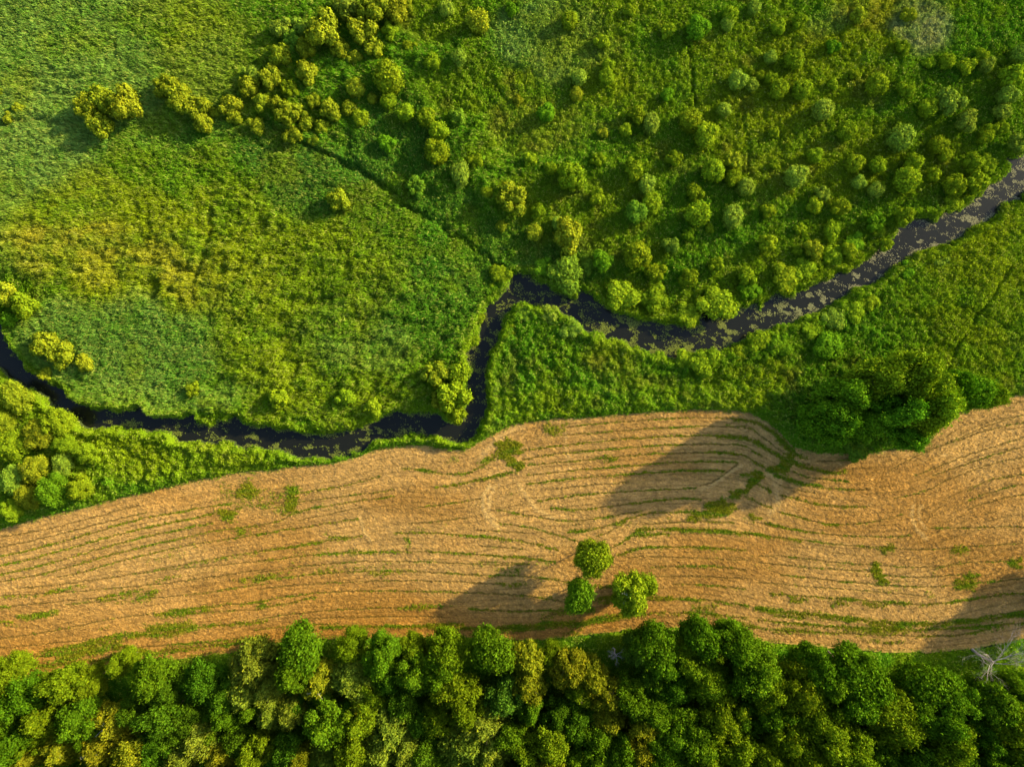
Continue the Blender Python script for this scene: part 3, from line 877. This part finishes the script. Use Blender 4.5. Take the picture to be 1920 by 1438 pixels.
def crown_mesh(name, seed, kind, mat, leaf):
    rr = np.random.default_rng(seed)
    # unit: crown radius 1 in plan, height span around z=0
    lobes = []
    if kind == 'round':
        lobes.append((0, 0, .05, .72, .85))
        for i in range(26):
            a = i * 2.4 + rr.random(); q = .30 + .5 * rr.random()
            zz = .62 * math.sqrt(max(0, 1 - q * q)) * (rr.random() * .6 + .5) - .1
            lobes.append((math.cos(a) * q, math.sin(a) * q, zz, .12 + .2 * rr.random(), .85))
        for i in range(8):
            a = rr.random() * 6.28; lobes.append((math.cos(a) * .62, math.sin(a) * .62, -.35, .3, .8))
    elif kind == 'broad':
        lobes.append((0, 0, -.2, .40, .9))
        for i in range(34):
            a = i * 2.4 + rr.random() * 1.2; q = math.sqrt((i + .5) / 34) * .92
            zz = .75 * (1 - q ** 1.6) + rr.normal() * .26 - .12
            lobes.append((math.cos(a) * q * (1 + .15 * math.cos(2 * a + seed)), math.sin(a) * q, zz, .09 + .19 * rr.random() ** 1.3, .9))
        for i in range(7):
            a = rr.random() * 6.28; lobes.append((math.cos(a) * .55, math.sin(a) * .55, -.5, .28, .9))
    elif kind == 'airy':
        for i in range(34):
            a = i * 2.4 + rr.random(); q = math.sqrt((i + .5) / 34) * .85
            zz = 1.0 * (1 - q ** 1.3) * (.4 + .6 * rr.random()) - .35
            lobes.append((math.cos(a) * q, math.sin(a) * q, zz, .11 + .13 * rr.random(), 1.25))
        lobes.append((0, 0, -.3, .42, 1.2))
    elif kind == 'dome':
        lobes.append((0, 0, 0.0, .80, 1.15))
        for i in range(9):
            a = i * 2.4 + rr.random(); q = .35 + .3 * rr.random()
            lobes.append((math.cos(a) * q, math.sin(a) * q, .25 + .35 * rr.random(), .34 + .1 * rr.random(), 1.0))
    elif kind == 'clump':
        n = 9
        for i in range(n):
            a = i * 2.4 + rr.random(); q = math.sqrt((i + .3) / n) * .78
            lobes.append((math.cos(a) * q, math.sin(a) * q, .1 + .6 * rr.random() * (1 - q * .6), .24 + .17 * rr.random(), 1.1))
        lobes.append((0, 0, 0, .5, 1))
    if kind in ('broad', 'round'):
        sub = []
        for l in lobes[1:]:
            for _ in range(6):
                d = rr.normal(size=3); d[2] = abs(d[2]) * .8; d /= np.linalg.norm(d)
                sub.append((l[0] + d[0] * l[3] * .95, l[1] + d[1] * l[3] * .95, l[2] + d[2] * l[3] * .85, l[3] * (.22 + .25 * rr.random()), .9))
        lobes += sub
    cnt = dict(round=26000, broad=30000, airy=22000, dome=9500, clump=9500)[kind]
    P, N = crown_pts(rr, lobes, cnt, .09 if kind != 'airy' else .2, -.55)
    n = len(P)
    N = N + rr.normal(size=(n, 3)) * (.28 if kind in ('dome', 'clump') else .36)
    sz = leaf * (.6 + .8 * rr.random(n))
    v = .62 + .76 * rr.random((n, 1))
    c = np.ones((n, 3)) * v
    yy = (rr.random((n, 1)) < .25)
    c = np.where(yy, c * np.array([1.3, 1.1, .8]), c)
    if kind == 'airy':
        T = np.stack([rr.normal(size=n) * .5, rr.normal(size=n) * .5, -np.ones(n)], 1) + N * .8
        V, F, C = tris(P, N, sz * .75, 2.6, c, T)
    else:
        V, F, C = tris(P, N, sz, 1.35, c)
    return mesh_np(name, V, F, mat, C)

TONES = dict(g=(.066, .140, .005), y=(.100, .160, .005), o=(.150, .170, .008), p=(.128, .180, .015), b=(.058, .130, .010), d=(.048, .112, .005))
TONES_S = dict(g=(.092, .205, .008), y=(.158, .245, .009), o=(.190, .245, .012), p=(.160, .250, .022), b=(.105, .205, .014), d=(.05, .14, .01))
MATS = {t: foliage_mat('leaves_' + n, TONES[t], .16, True) for t, n in
        dict(g='green', y='yellow_green', o='golden', p='pale', b='blue_green', d='dark').items()}
KIND_N = dict(round=3, broad=4, airy=3, dome=4, clump=4)
LEAF = dict(round=.068, broad=.060, airy=.065, dome=.095, clump=.10)
MATS_S = {t: foliage_mat('shrub_leaves_' + n, TONES_S[t], .10, True) for t, n in
          dict(g='green', y='yellow_green', o='golden', p='pale', b='blue_green').items()}
crowns = {}
def crown(kind, tone, i, bright=False):
    key = (kind, tone, i % KIND_N[kind], bright)
    if key not in crowns:
        crowns[key] = crown_mesh('crown_' + kind, 100 + (i % KIND_N[kind]) * 13 + len(kind) * 7, kind, (MATS_S if kind in ('dome', 'clump') or bright else MATS)[tone], LEAF[kind])
    return crowns[key]
trunks = {}
def trunk_mesh(kind, i):
    key = (kind, i % 3)
    if key not in trunks:
        rr = np.random.default_rng(300 + i % 3 + (10 if kind == 'birch' else 0))
        segs = []
        p = np.array([0, 0, -.03]); d = np.array([0, 0, 1.0]); r = .024
        for s in range(6):
            d = d + rr.normal(size=3) * .05; d /= np.linalg.norm(d)
            q = p + d * .14
            segs.append((p.copy(), q.copy(), r, r * .84)); p = q; r *= .84
            if s >= 2:
                for _ in range(3):
                    a = rr.random() * 6.28
                    nd = np.array([math.cos(a) * .9, math.sin(a) * .9, .75]); nd /= np.linalg.norm(nd)
                    limbs(p, nd, .12 if kind != 'birch' else .15, r * .5, 1, segs, rr, .5, .2)
        V, F = tube(segs, 6)
        trunks[key] = mesh_np('trunk', V, F, M_BIRCH if kind == 'birch' else M_BARK, smooth=True)
    return trunks[key]

def add_tree(name, px, py, rpx, Ht, kind, tone, idx, label, cat='tree', group=None, squash=1.0, birch=False, bright=False):
    zc = Ht * (.62 if kind != 'airy' else .60)
    x, y = pw(px, py, zc); r = rpx * .1 * (CAM_H - zc) / CAM_H
    root = link(bpy.data.objects.new(name, None)); root.empty_display_size = .5
    root.location = (x, y, 0)
    tag(root, label, cat, group)
    t = link(bpy.data.objects.new('trunk', trunk_mesh('birch' if birch else 'bark', idx)), root)
    t.scale = (min(Ht, r * 2.4), min(Ht, r * 2.4), Ht * .90)
    t.rotation_euler = (0, 0, idx * 1.7)
    c = link(bpy.data.objects.new('crown', crown(kind, tone, idx, bright)), root)
    hz = Ht * .36 / (.75 if kind != 'airy' else .8)
    c.location = (0, 0, zc)
    c.scale = (r * (1.04 + .12 * math.sin(idx * 3.7)), r * (1.04 - .12 * math.sin(idx * 3.7)) * squash, hz * (1.0 + .12 * math.sin(idx * 5.3)))
    c.rotation_euler = (0, 0, (idx * 2.1) % 6.28 if squash == 1 else 0)
    return root

ONES = 'zero one two three four five six seven eight nine ten eleven twelve thirteen fourteen fifteen sixteen seventeen eighteen nineteen'.split()
TENS = '- - twenty thirty forty fifty sixty seventy eighty ninety'.split()
def spell(n):
    n = int(max(0, min(99, n)))
    return ONES[n] if n < 20 else TENS[n // 10] + ('-' + ONES[n % 10] if n % 10 else '')
def place_words(px, py):
    return '%s percent across and %s percent down the photo' % (spell(px / 19.2), spell(py / 14.38))

SZ = lambda r, a, b: 'small' if r < a else ('large' if r > b else 'middling')
TW = dict(g='green', y='yellow-green', o='golden', p='pale grey-green', b='blue-green', d='dark green')

def add_shrub(px, py, rpx, tone, idx, kind='dome', hk=2.05, label=None, asp=1.0, group='round shrubs scattered over the marsh', name='marsh_shrub'):
    h = rpx * .1 * hk
    x, y = pw(px, py, h * .5); r = rpx * .1
    o = link(bpy.data.objects.new(name, crown(kind, tone, idx)))
    o.location = (x, y, h * .42)
    o.scale = (r * 1.0, r * 1.0 * asp, h * .58)
    o.rotation_euler = (0, 0, idx * 1.3 if asp == 1 else 0)
    lab = label or '%s %s %s shrub, %s' % (SZ(rpx, 14, 19), TW[tone], 'rounded' if kind == 'dome' else 'ragged', place_words(px, py))
    tag(o, lab, 'shrub', group)
    return o

SH = """837,20,14,p 897,43,20,o 1068,40,16,y 810,118,15,y 860,110,15,p 728,148,27,y 668,168,18,o 677,222,15,y 655,205,14,o 728,190,15,y 698,187,10,o 762,213,16,y 800,221,17,y 823,247,18,y 857,222,16,b,c 820,287,22,y 863,328,17,p,d,1.4 892,303,15,y,c 913,362,13,y 960,376,28,o,c 940,425,10,o 1003,437,15,o 1063,443,26,o,c,1.2 1045,420,12,p 1070,333,24,y 1032,318,12,y 995,300,14,y,c 1023,213,16,g 1085,147,14,p 1080,178,12,o 1137,147,15,y 1140,125,12,y 1127,80,14,y,c 1193,217,16,y,c 1220,233,15,p,d,1.5 1173,245,12,y 1187,317,19,y,c 1212,347,15,p,d,1.3 1220,383,18,y,d,1.3 1193,400,20,b 1195,480,24,y 1257,460,16,p,c 1007,397,14,y,c 780,353,18,b,c 727,270,16,g,c 923,273,9,y 1263,297,15,y,c
1307,55,20,g 1368,30,14,y 1363,48,12,p 1413,17,13,p 1458,53,13,y 1497,43,14,y,c 1443,110,12,p 1487,115,18,y 1382,152,17,p 1408,160,12,p 1443,148,12,y 1458,170,18,y 1425,143,9,y 1503,170,17,y 1357,207,13,p 1293,227,20,y 1322,255,20,y,d,1.2 1643,160,19,y 1697,170,16,y,c 1542,207,19,p 1737,205,17,y 1780,193,24,p,c 1587,248,17,y 1687,260,24,p 1683,240,9,y 1810,230,20,p,c 1810,127,16,y,c 1840,107,14,y,c 1847,123,14,p 1773,117,14,y 1912,103,17,p 1897,147,22,y,c 1887,180,18,p 1877,210,15,p 1757,273,16,y 1770,293,12,y 1527,293,14,y 1602,307,16,y 1643,310,16,y 1710,307,17,y,c 1373,303,16,o,c 1337,322,20,y 1375,335,15,y 1397,352,17,p 1490,332,20,p 1303,362,16,y,c 1308,403,22,y 1372,407,18,p,d,1.4 1608,343,13,p 1640,357,14,p 1697,340,22,y 1527,385,15,y,c 1540,363,14,p,c 1573,390,17,y,c 1557,435,13,y,d,1.7 1440,458,17,y,c 1493,470,10,y 1523,467,18,o,c 1693,407,18,y,c 1787,350,20,y,c 1830,343,20,y,c 1847,253,16,y,c 1873,240,14,y,c 1820,307,18,y,c 1907,273,18,p,c
1230,510,18,y,c 1130,490,20,g,c 1290,520,17,y,c 1340,500,15,y,c 1400,520,17,y,c 1290,440,13,g,c 1440,395,13,y,c 1120,300,13,y,c 1250,180,12,g,c 1560,90,13,g,c 1610,30,15,o,c 1690,90,13,y,c 1700,30,14,o,c 1560,160,10,y,c 1750,330,13,y,c 1640,417,17,g,c 1590,470,15,y,c 1660,460,12,y,c 1450,250,10,y,c 1500,430,11,y,c 1120,370,14,y,c 1130,250,10,o,c 970,190,10,o,c 900,240,11,g,c 770,90,13,y,c 960,20,13,g,c 1180,20,12,y,c 1250,60,13,y,c 1330,430,9,y,c 1450,310,9,y,c 1600,140,9,y,c 1740,120,10,y,c 1650,350,9,y"""
# rough bank shrubs and thickets
SH2 = """1165,555,30,y,c 1230,560,26,y,c 1290,588,22,y,c 1340,570,34,y,c 1060,515,34,b,c 1100,500,20,b,c 1020,500,18,g,c 1470,520,26,y,c 1505,505,22,y,c 1560,480,20,y,c 1405,545,20,g,c 1600,455,20,g,c 1645,430,16,y,c 1785,380,18,y,c 1850,310,18,y,c 940,515,20,y,c 925,545,12,y,c 898,595,11,y,c 888,640,11,y,c
1550,650,26,g,d 1320,680,28,y,c 1285,672,18,y,c 1235,668,12,y,c 1420,640,22,y,c 1460,650,22,g,c 1385,662,16,y,c 1520,612,20,y,c 1560,598,22,p,c 1600,585,20,y,c 1630,568,18,y,c 1765,485,16,p,c 1700,505,16,g,c 1070,615,20,p,c 1030,590,18,p,c 985,590,17,b,c 955,620,13,y,c 925,720,14,p,c 930,760,12,b,c"""
OL = """165,205,20,o 200,190,22,o 240,198,26,o 190,235,20,o 312,165,19,o 340,190,22,o 370,205,20,o 385,232,16,o 403,212,9,o 432,200,17,o 440,222,13,o 470,165,17,o 510,145,18,o 473,140,14,p 490,195,14,o 520,200,14,o 545,215,20,o 575,230,14,o 550,255,15,o 575,140,18,o 545,170,14,y 530,55,17,p 565,52,15,p 525,105,18,o 548,80,15,b 575,95,16,o 610,60,28,o 650,15,20,p 700,18,24,o 745,25,20,o 680,60,22,o 640,92,16,o 700,90,16,o 665,110,12,o 620,210,17,o 605,240,12,o 590,190,12,o 482,238,14,o 1,175,8,o 635,378,18,o 38,205,9,o 18,222,9,o 590,265,10,o 730,60,14,y 760,10,13,o"""
OL2 = """5,550,24,o 50,573,22,y 85,645,24,o 118,667,22,o 162,682,16,o 88,702,12,o 525,745,18,y 815,700,22,o 858,705,22,y 850,745,28,y 858,775,18,y 825,750,16,o 648,745,16,y 700,765,16,y 20,600,14,g 365,730,13,y"""
idx = 0
def parse(tok):
    a = tok.split(',')
    return float(a[0]), float(a[1]), float(a[2]), a[3], (a[4] if len(a) > 4 else None), float(a[5]) if len(a) > 5 else 1.0
for tok in SH.split():
    px, py, r, tn, kd, asp = parse(tok); idx += 1
    add_shrub(px, py, r, tn, idx, 'clump' if kd == 'c' else 'dome', asp=asp)
for tok in SH2.split():
    px, py, r, tn, kd, asp = parse(tok); idx += 1
    add_shrub(px, py, r, tn, idx, 'clump' if kd == 'c' else 'dome', 1.0 , group='bushes along the river banks', name='bank_shrub')
for tok in OL.split():
    px, py, r, tn, kd, asp = parse(tok); idx += 1
    add_shrub(px, py, r * 1.12, tn, idx, 'clump', 2.3, group='golden willow scrub at the upper left', name='willow_shrub')
for tok in OL2.split():
    px, py, r, tn, kd, asp = parse(tok); idx += 1
    add_shrub(px, py, r * 1.05, tn, idx, 'clump', 2.1, group='bushes along the river banks', name='willow_shrub')

# trees: px,py,r,H,kind,tone
KD = dict(r='round', b='broad', a='airy')
def trees(data, group, name, what):
    global idx
    for tok in data.split():
        a = tok.split(','); idx += 1
        px, py, r, h = (float(v) for v in a[:4])
        if py < 1000: h *= .75; r *= .88
        elif py < 1440: h *= .84; r *= 1.10
        kw = dict(r='round-topped', b='lobed', a='feathery')[a[4]]
        birch = len(a) > 6
        lab = '%s %s %s %s, %s' % (SZ(r, 26, 35), kw, TW[a[5]], what, place_words(px, py))
        add_tree(name, px, py, r, h, KD[a[4]], a[5], idx, lab, 'tree', group, birch=birch, bright=py < 1000)
trees("""25,745,35,7,a,o 70,815,33,7,a,o 20,835,33,7,a,y 110,790,28,6,b,y 165,850,24,5,b,y 62,880,30,7,a,o 20,900,28,6,a,p 115,870,24,6,a,p 105,918,30,7,b,g 150,912,24,6,b,y 55,930,24,5,b,o 22,958,20,5,b,y 120,830,22,5,b,y 0,790,24,6,b,o""",
      'willows at the lower left beside the river', 'willow_tree', 'willow')
trees("""23,1262,30,11,b,y 60,1300,34,12,b,g 133,1281,32,12,b,y 233,1240,20,9,b,y 287,1268,36,13,b,g 157,1341,34,13,b,g 20,1330,32,12,b,g 27,1388,36,14,b,g 95,1340,26,12,b,y 217,1355,34,13,a,o,w 187,1400,34,14,a,o,w 53,1425,28,13,a,o 113,1405,28,13,a,o 262,1405,28,13,b,o 315,1341,36,12,b,d 333,1285,26,10,b,d 383,1275,34,11,b,d 300,1395,34,12,b,d 365,1335,30,11,b,d
567,1215,38,14,r,g 560,1255,28,14,b,g 617,1348,34,14,b,g 545,1400,30,12,b,d 430,1340,22,12,b,g 450,1380,30,11,b,d 340,1370,26,11,b,d 417,1415,30,14,a,o,w 487,1401,26,13,b,y 567,1411,22,13,b,o 430,1300,30,11,b,d
660,1205,24,10,b,y 717,1225,32,13,b,g 737,1272,24,10,b,d 780,1255,32,12,b,g 753,1305,30,10,b,d 775,1215,22,9,b,y 840,1218,32,13,b,y 833,1253,32,14,b,g 856,1285,34,14,b,y 877,1315,28,14,b,y 923,1215,35,14,r,g 947,1295,32,12,b,b 1030,1222,18,8,b,y 993,1321,22,12,b,g
827,1341,26,13,b,y 677,1341,28,13,b,y 660,1391,32,14,b,y 793,1348,30,10,b,d 795,1400,32,11,b,d 700,1300,26,11,b,y 957,1375,26,13,b,g 987,1395,26,13,b,y 1030,1388,32,14,b,y 1023,1420,26,14,b,o 1083,1345,30,11,b,d 1040,1335,26,11,b,d 1077,1415,26,12,b,g 1117,1411,30,13,b,g 1157,1398,28,13,b,g 1117,1371,26,12,b,g 1193,1388,24,13,b,o 1240,1405,36,14,b,g 1205,1355,24,13,b,o
1187,1305,34,13,b,g 1220,1330,30,13,b,g 1220,1206,34,13,r,g 1242,1225,28,12,b,g 1190,1213,22,11,b,b 1263,1285,30,12,b,d 1257,1365,36,14,b,g 1215,1262,28,10,b,d
1313,1194,31,13,r,g 1377,1204,33,14,b,g 1413,1243,36,15,b,g 1400,1270,36,14,b,g 1300,1240,34,13,b,y 1322,1278,32,13,b,y 1347,1330,34,14,b,y 1300,1365,34,14,b,g 1375,1330,26,11,b,d 1440,1285,32,14,b,y 1495,1288,36,15,b,y 1520,1252,33,14,b,g 1548,1275,32,14,b,g 1590,1252,36,15,r,g 1617,1275,36,15,r,g 1600,1311,34,14,b,g 1655,1318,38,15,r,y 1675,1358,38,15,b,y 1525,1335,34,14,b,y 1550,1368,34,15,b,y 1582,1395,36,15,b,y 1605,1428,28,14,b,g 1467,1375,34,14,b,y 1430,1330,28,12,b,g 1380,1401,34,14,b,y 1497,1405,36,15,b,y 1313,1408,30,14,b,y 1430,1410,26,14,b,y 1470,1325,26,11,b,d
1735,1283,40,14,r,g 1778,1300,32,14,b,g 1713,1315,28,13,b,g 1750,1335,34,15,b,g 1772,1375,36,15,b,y 1755,1412,34,15,b,y 1845,1315,38,14,b,g 1882,1350,38,15,b,y 1900,1395,34,15,b,y 1828,1362,32,12,b,d 1713,1405,34,12,b,d 1863,1418,30,14,b,g 1790,1420,28,12,b,d 1660,1415,28,12,b,d 1640,1390,26,11,b,d 1815,1300,24,9,b,d 1905,1300,28,9,b,d""",
      'broadleaf trees of the wood along the bottom', 'broadleaf_tree', 'broadleaf tree')
trees("""477,1248,42,14,a,p 460,1298,32,14,a,p 500,1298,28,14,a,p 507,1338,24,14,a,p 543,1335,26,14,a,p 377,1385,34,14,a,p 343,1415,30,14,a,p 617,1408,32,14,a,p 660,1275,36,14,a,p 903,1358,40,15,a,p 873,1391,44,15,a,p 920,1408,38,15,a,p 733,1368,38,15,a,p 713,1401,36,15,a,p 760,1405,30,15,a,p""",
      'pale feathery willows rising from the wood', 'willow_tree', 'willow')
trees("""597,1278,32,14,a,o,w 987,1238,30,14,a,o 989,1285,32,15,a,o 1070,1258,34,14,a,o 1107,1268,30,14,a,o 1085,1293,26,13,a,y 1140,1305,32,14,a,o 1140,1351,28,14,a,o 677,1318,16,13,a,o""",
      'golden-leaved trees in the wood along the bottom', 'birch_tree', 'birch')
fr = np.random.default_rng(77); fill = []
while len(fill) < 60:
    px, py = fr.uniform(10, 1910), fr.uniform(1270, 1430)
    if all(math.hypot(px - a, (py - b) * 1.2) > 34 for a, b in fill):
        fill.append((px, py))
trees(' '.join('%d,%d,%d,%.1f,b,%s' % (a, b, fr.uniform(17, 25), fr.uniform(7, 10.5), fr.choice(list('gydg'))) for a, b in fill),
      'understorey trees in the gaps of the wood', 'understorey_tree', 'understorey tree')
# beyond the bottom edge of the photo the wood goes on
trees("""-40,1300,36,13,b,g -60,1390,38,14,b,g 30,1475,38,15,b,g 130,1480,38,15,b,g 230,1475,38,14,b,d 330,1485,38,15,a,p 430,1480,38,14,b,g 530,1475,38,15,b,g 640,1480,40,15,b,y 750,1478,38,15,b,g 850,1485,38,15,a,p 950,1478,38,15,b,g 1050,1482,38,14,b,y 1150,1478,38,15,b,g 1250,1482,40,15,b,g 1350,1478,38,15,b,y 1450,1484,40,15,b,y 1550,1480,38,15,b,g 1650,1480,38,15,b,g 1750,1486,38,15,b,y 1850,1480,38,15,b,g 1960,1440,38,15,b,g 1985,1350,38,14,b,g 2100,1120,46,15,b,g 2080,1060,30,11,b,g""",
      'trees just past the edge of the photo', 'broadleaf_tree', 'tree')
T_BIG = [(1548, 790, 40, 14, 'b', 'g', 'dark left-hand tree of the tall grove at the field corner'),
         (1582, 745, 40, 15, 'b', 'g', 'tree with a sunlit crest second from the left in the grove'),
         (1640, 712, 44, 16, 'b', 'y', 'tall tree at the back of the grove beside the meadow'),
         (1708, 703, 46, 17.5, 'b', 'y', 'tallest bright-topped tree in the middle of the grove'),
         (1748, 757, 38, 15, 'b', 'y', 'lobed tree right of the middle of the grove'),
         (1668, 765, 40, 15, 'b', 'g', 'tree standing at the heart of the grove'),
         (1718, 788, 34, 13, 'b', 'y', 'rounded tree at the front of the grove over the straw'),
         (1612, 785, 36, 12, 'b', 'g', 'low tree in the deep shade of the grove'),
         (1692, 815, 30, 11, 'b', 'g', 'small tree at the front foot of the grove'),
         (1815, 735, 34, 13, 'r', 'g', 'middle of the low round trees right of the grove'),
         (1848, 742, 26, 11, 'r', 'y', 'rightmost small tree overhanging the straw by the grove'),
         (1785, 725, 28, 12, 'b', 'g', 'small tree joining the grove to the low trees on its right')]
for px, py, r, h, kd, tn, lab in T_BIG:
    idx += 1; r *= .94
    add_tree('broadleaf_tree', px, py, r, h, KD[kd], tn, idx, lab, 'tree', 'tall grove at the field corner', bright=True)
add_shrub(1605, 845, 20, 'b', 3, 'clump', 1.0, 'blue-green bush at the straw edge below the grove', group='grove bushes', name='bank_shrub')
add_tree('broadleaf_tree', 1112, 1045, 32, 13, 'round', 'y', 1, 'round bright green tree standing uppermost of three in the cut field', bright=True)
add_tree('broadleaf_tree', 1085, 1117, 27, 11, 'round', 'g', 2, 'smaller darker round tree lowest left of three in the cut field', bright=True)
add_tree('willow_tree', 1182, 1114, 39, 11, 'airy', 'y', 3, 'loose yellow-green tree with pale limbs at right of three in the field', birch=True, bright=True)
add_shrub(1210, 1095, 20, 'y', 2, 'dome', 3.6, 'round pale sapling leaning against the loose tree in the field', group='field saplings', name='sapling')

# dead trees
def dead_tree(px, py, Ht, seed, label, spread, r0):
    rr = np.random.default_rng(seed)
    x, y = pw(px, py, Ht * .8)
    segs = []
    p = np.array([0, 0, -.1]); r = r0
    for s in range(3):
        q = p + np.array([rr.normal() * .15, rr.normal() * .15, Ht * .18]); segs.append((p, q, r, r * .88)); p = q; r *= .88
    n_tr = len(segs)
    for i in range(7):
        a = i * 2.4 + rr.random() * 1.6
        d = np.array([math.cos(a), math.sin(a), .3 + .9 * rr.random()]); d /= np.linalg.norm(d)
        limbs(p + np.array([0, 0, rr.random() * .8]), d, spread * (.5 + .9 * rr.random()), r * .38, 4, segs, rr, .5, .38)
    root = link(bpy.data.objects.new('dead_tree', None)); root.location = (x, y, 0)
    tag(root, label, 'dead tree', 'leafless trees')
    V, F = tube(segs[:n_tr], 8); link(bpy.data.objects.new('trunk', mesh_np('trunk', V, F, M_DEAD, smooth=True)), root)
    V, F = tube([g_ for g_ in segs[n_tr:]], 4); link(bpy.data.objects.new('branches', mesh_np('branches', V, F, M_DEAD, smooth=True)), root)
dead_tree(1880, 1250, 10, 5, 'bare pale grey dead tree with spreading branches at the lower right edge', 3.9, .27)
dead_tree(1160, 1243, 9, 6, 'small bare dead tree between the golden and green crowns', 1.3, .16)
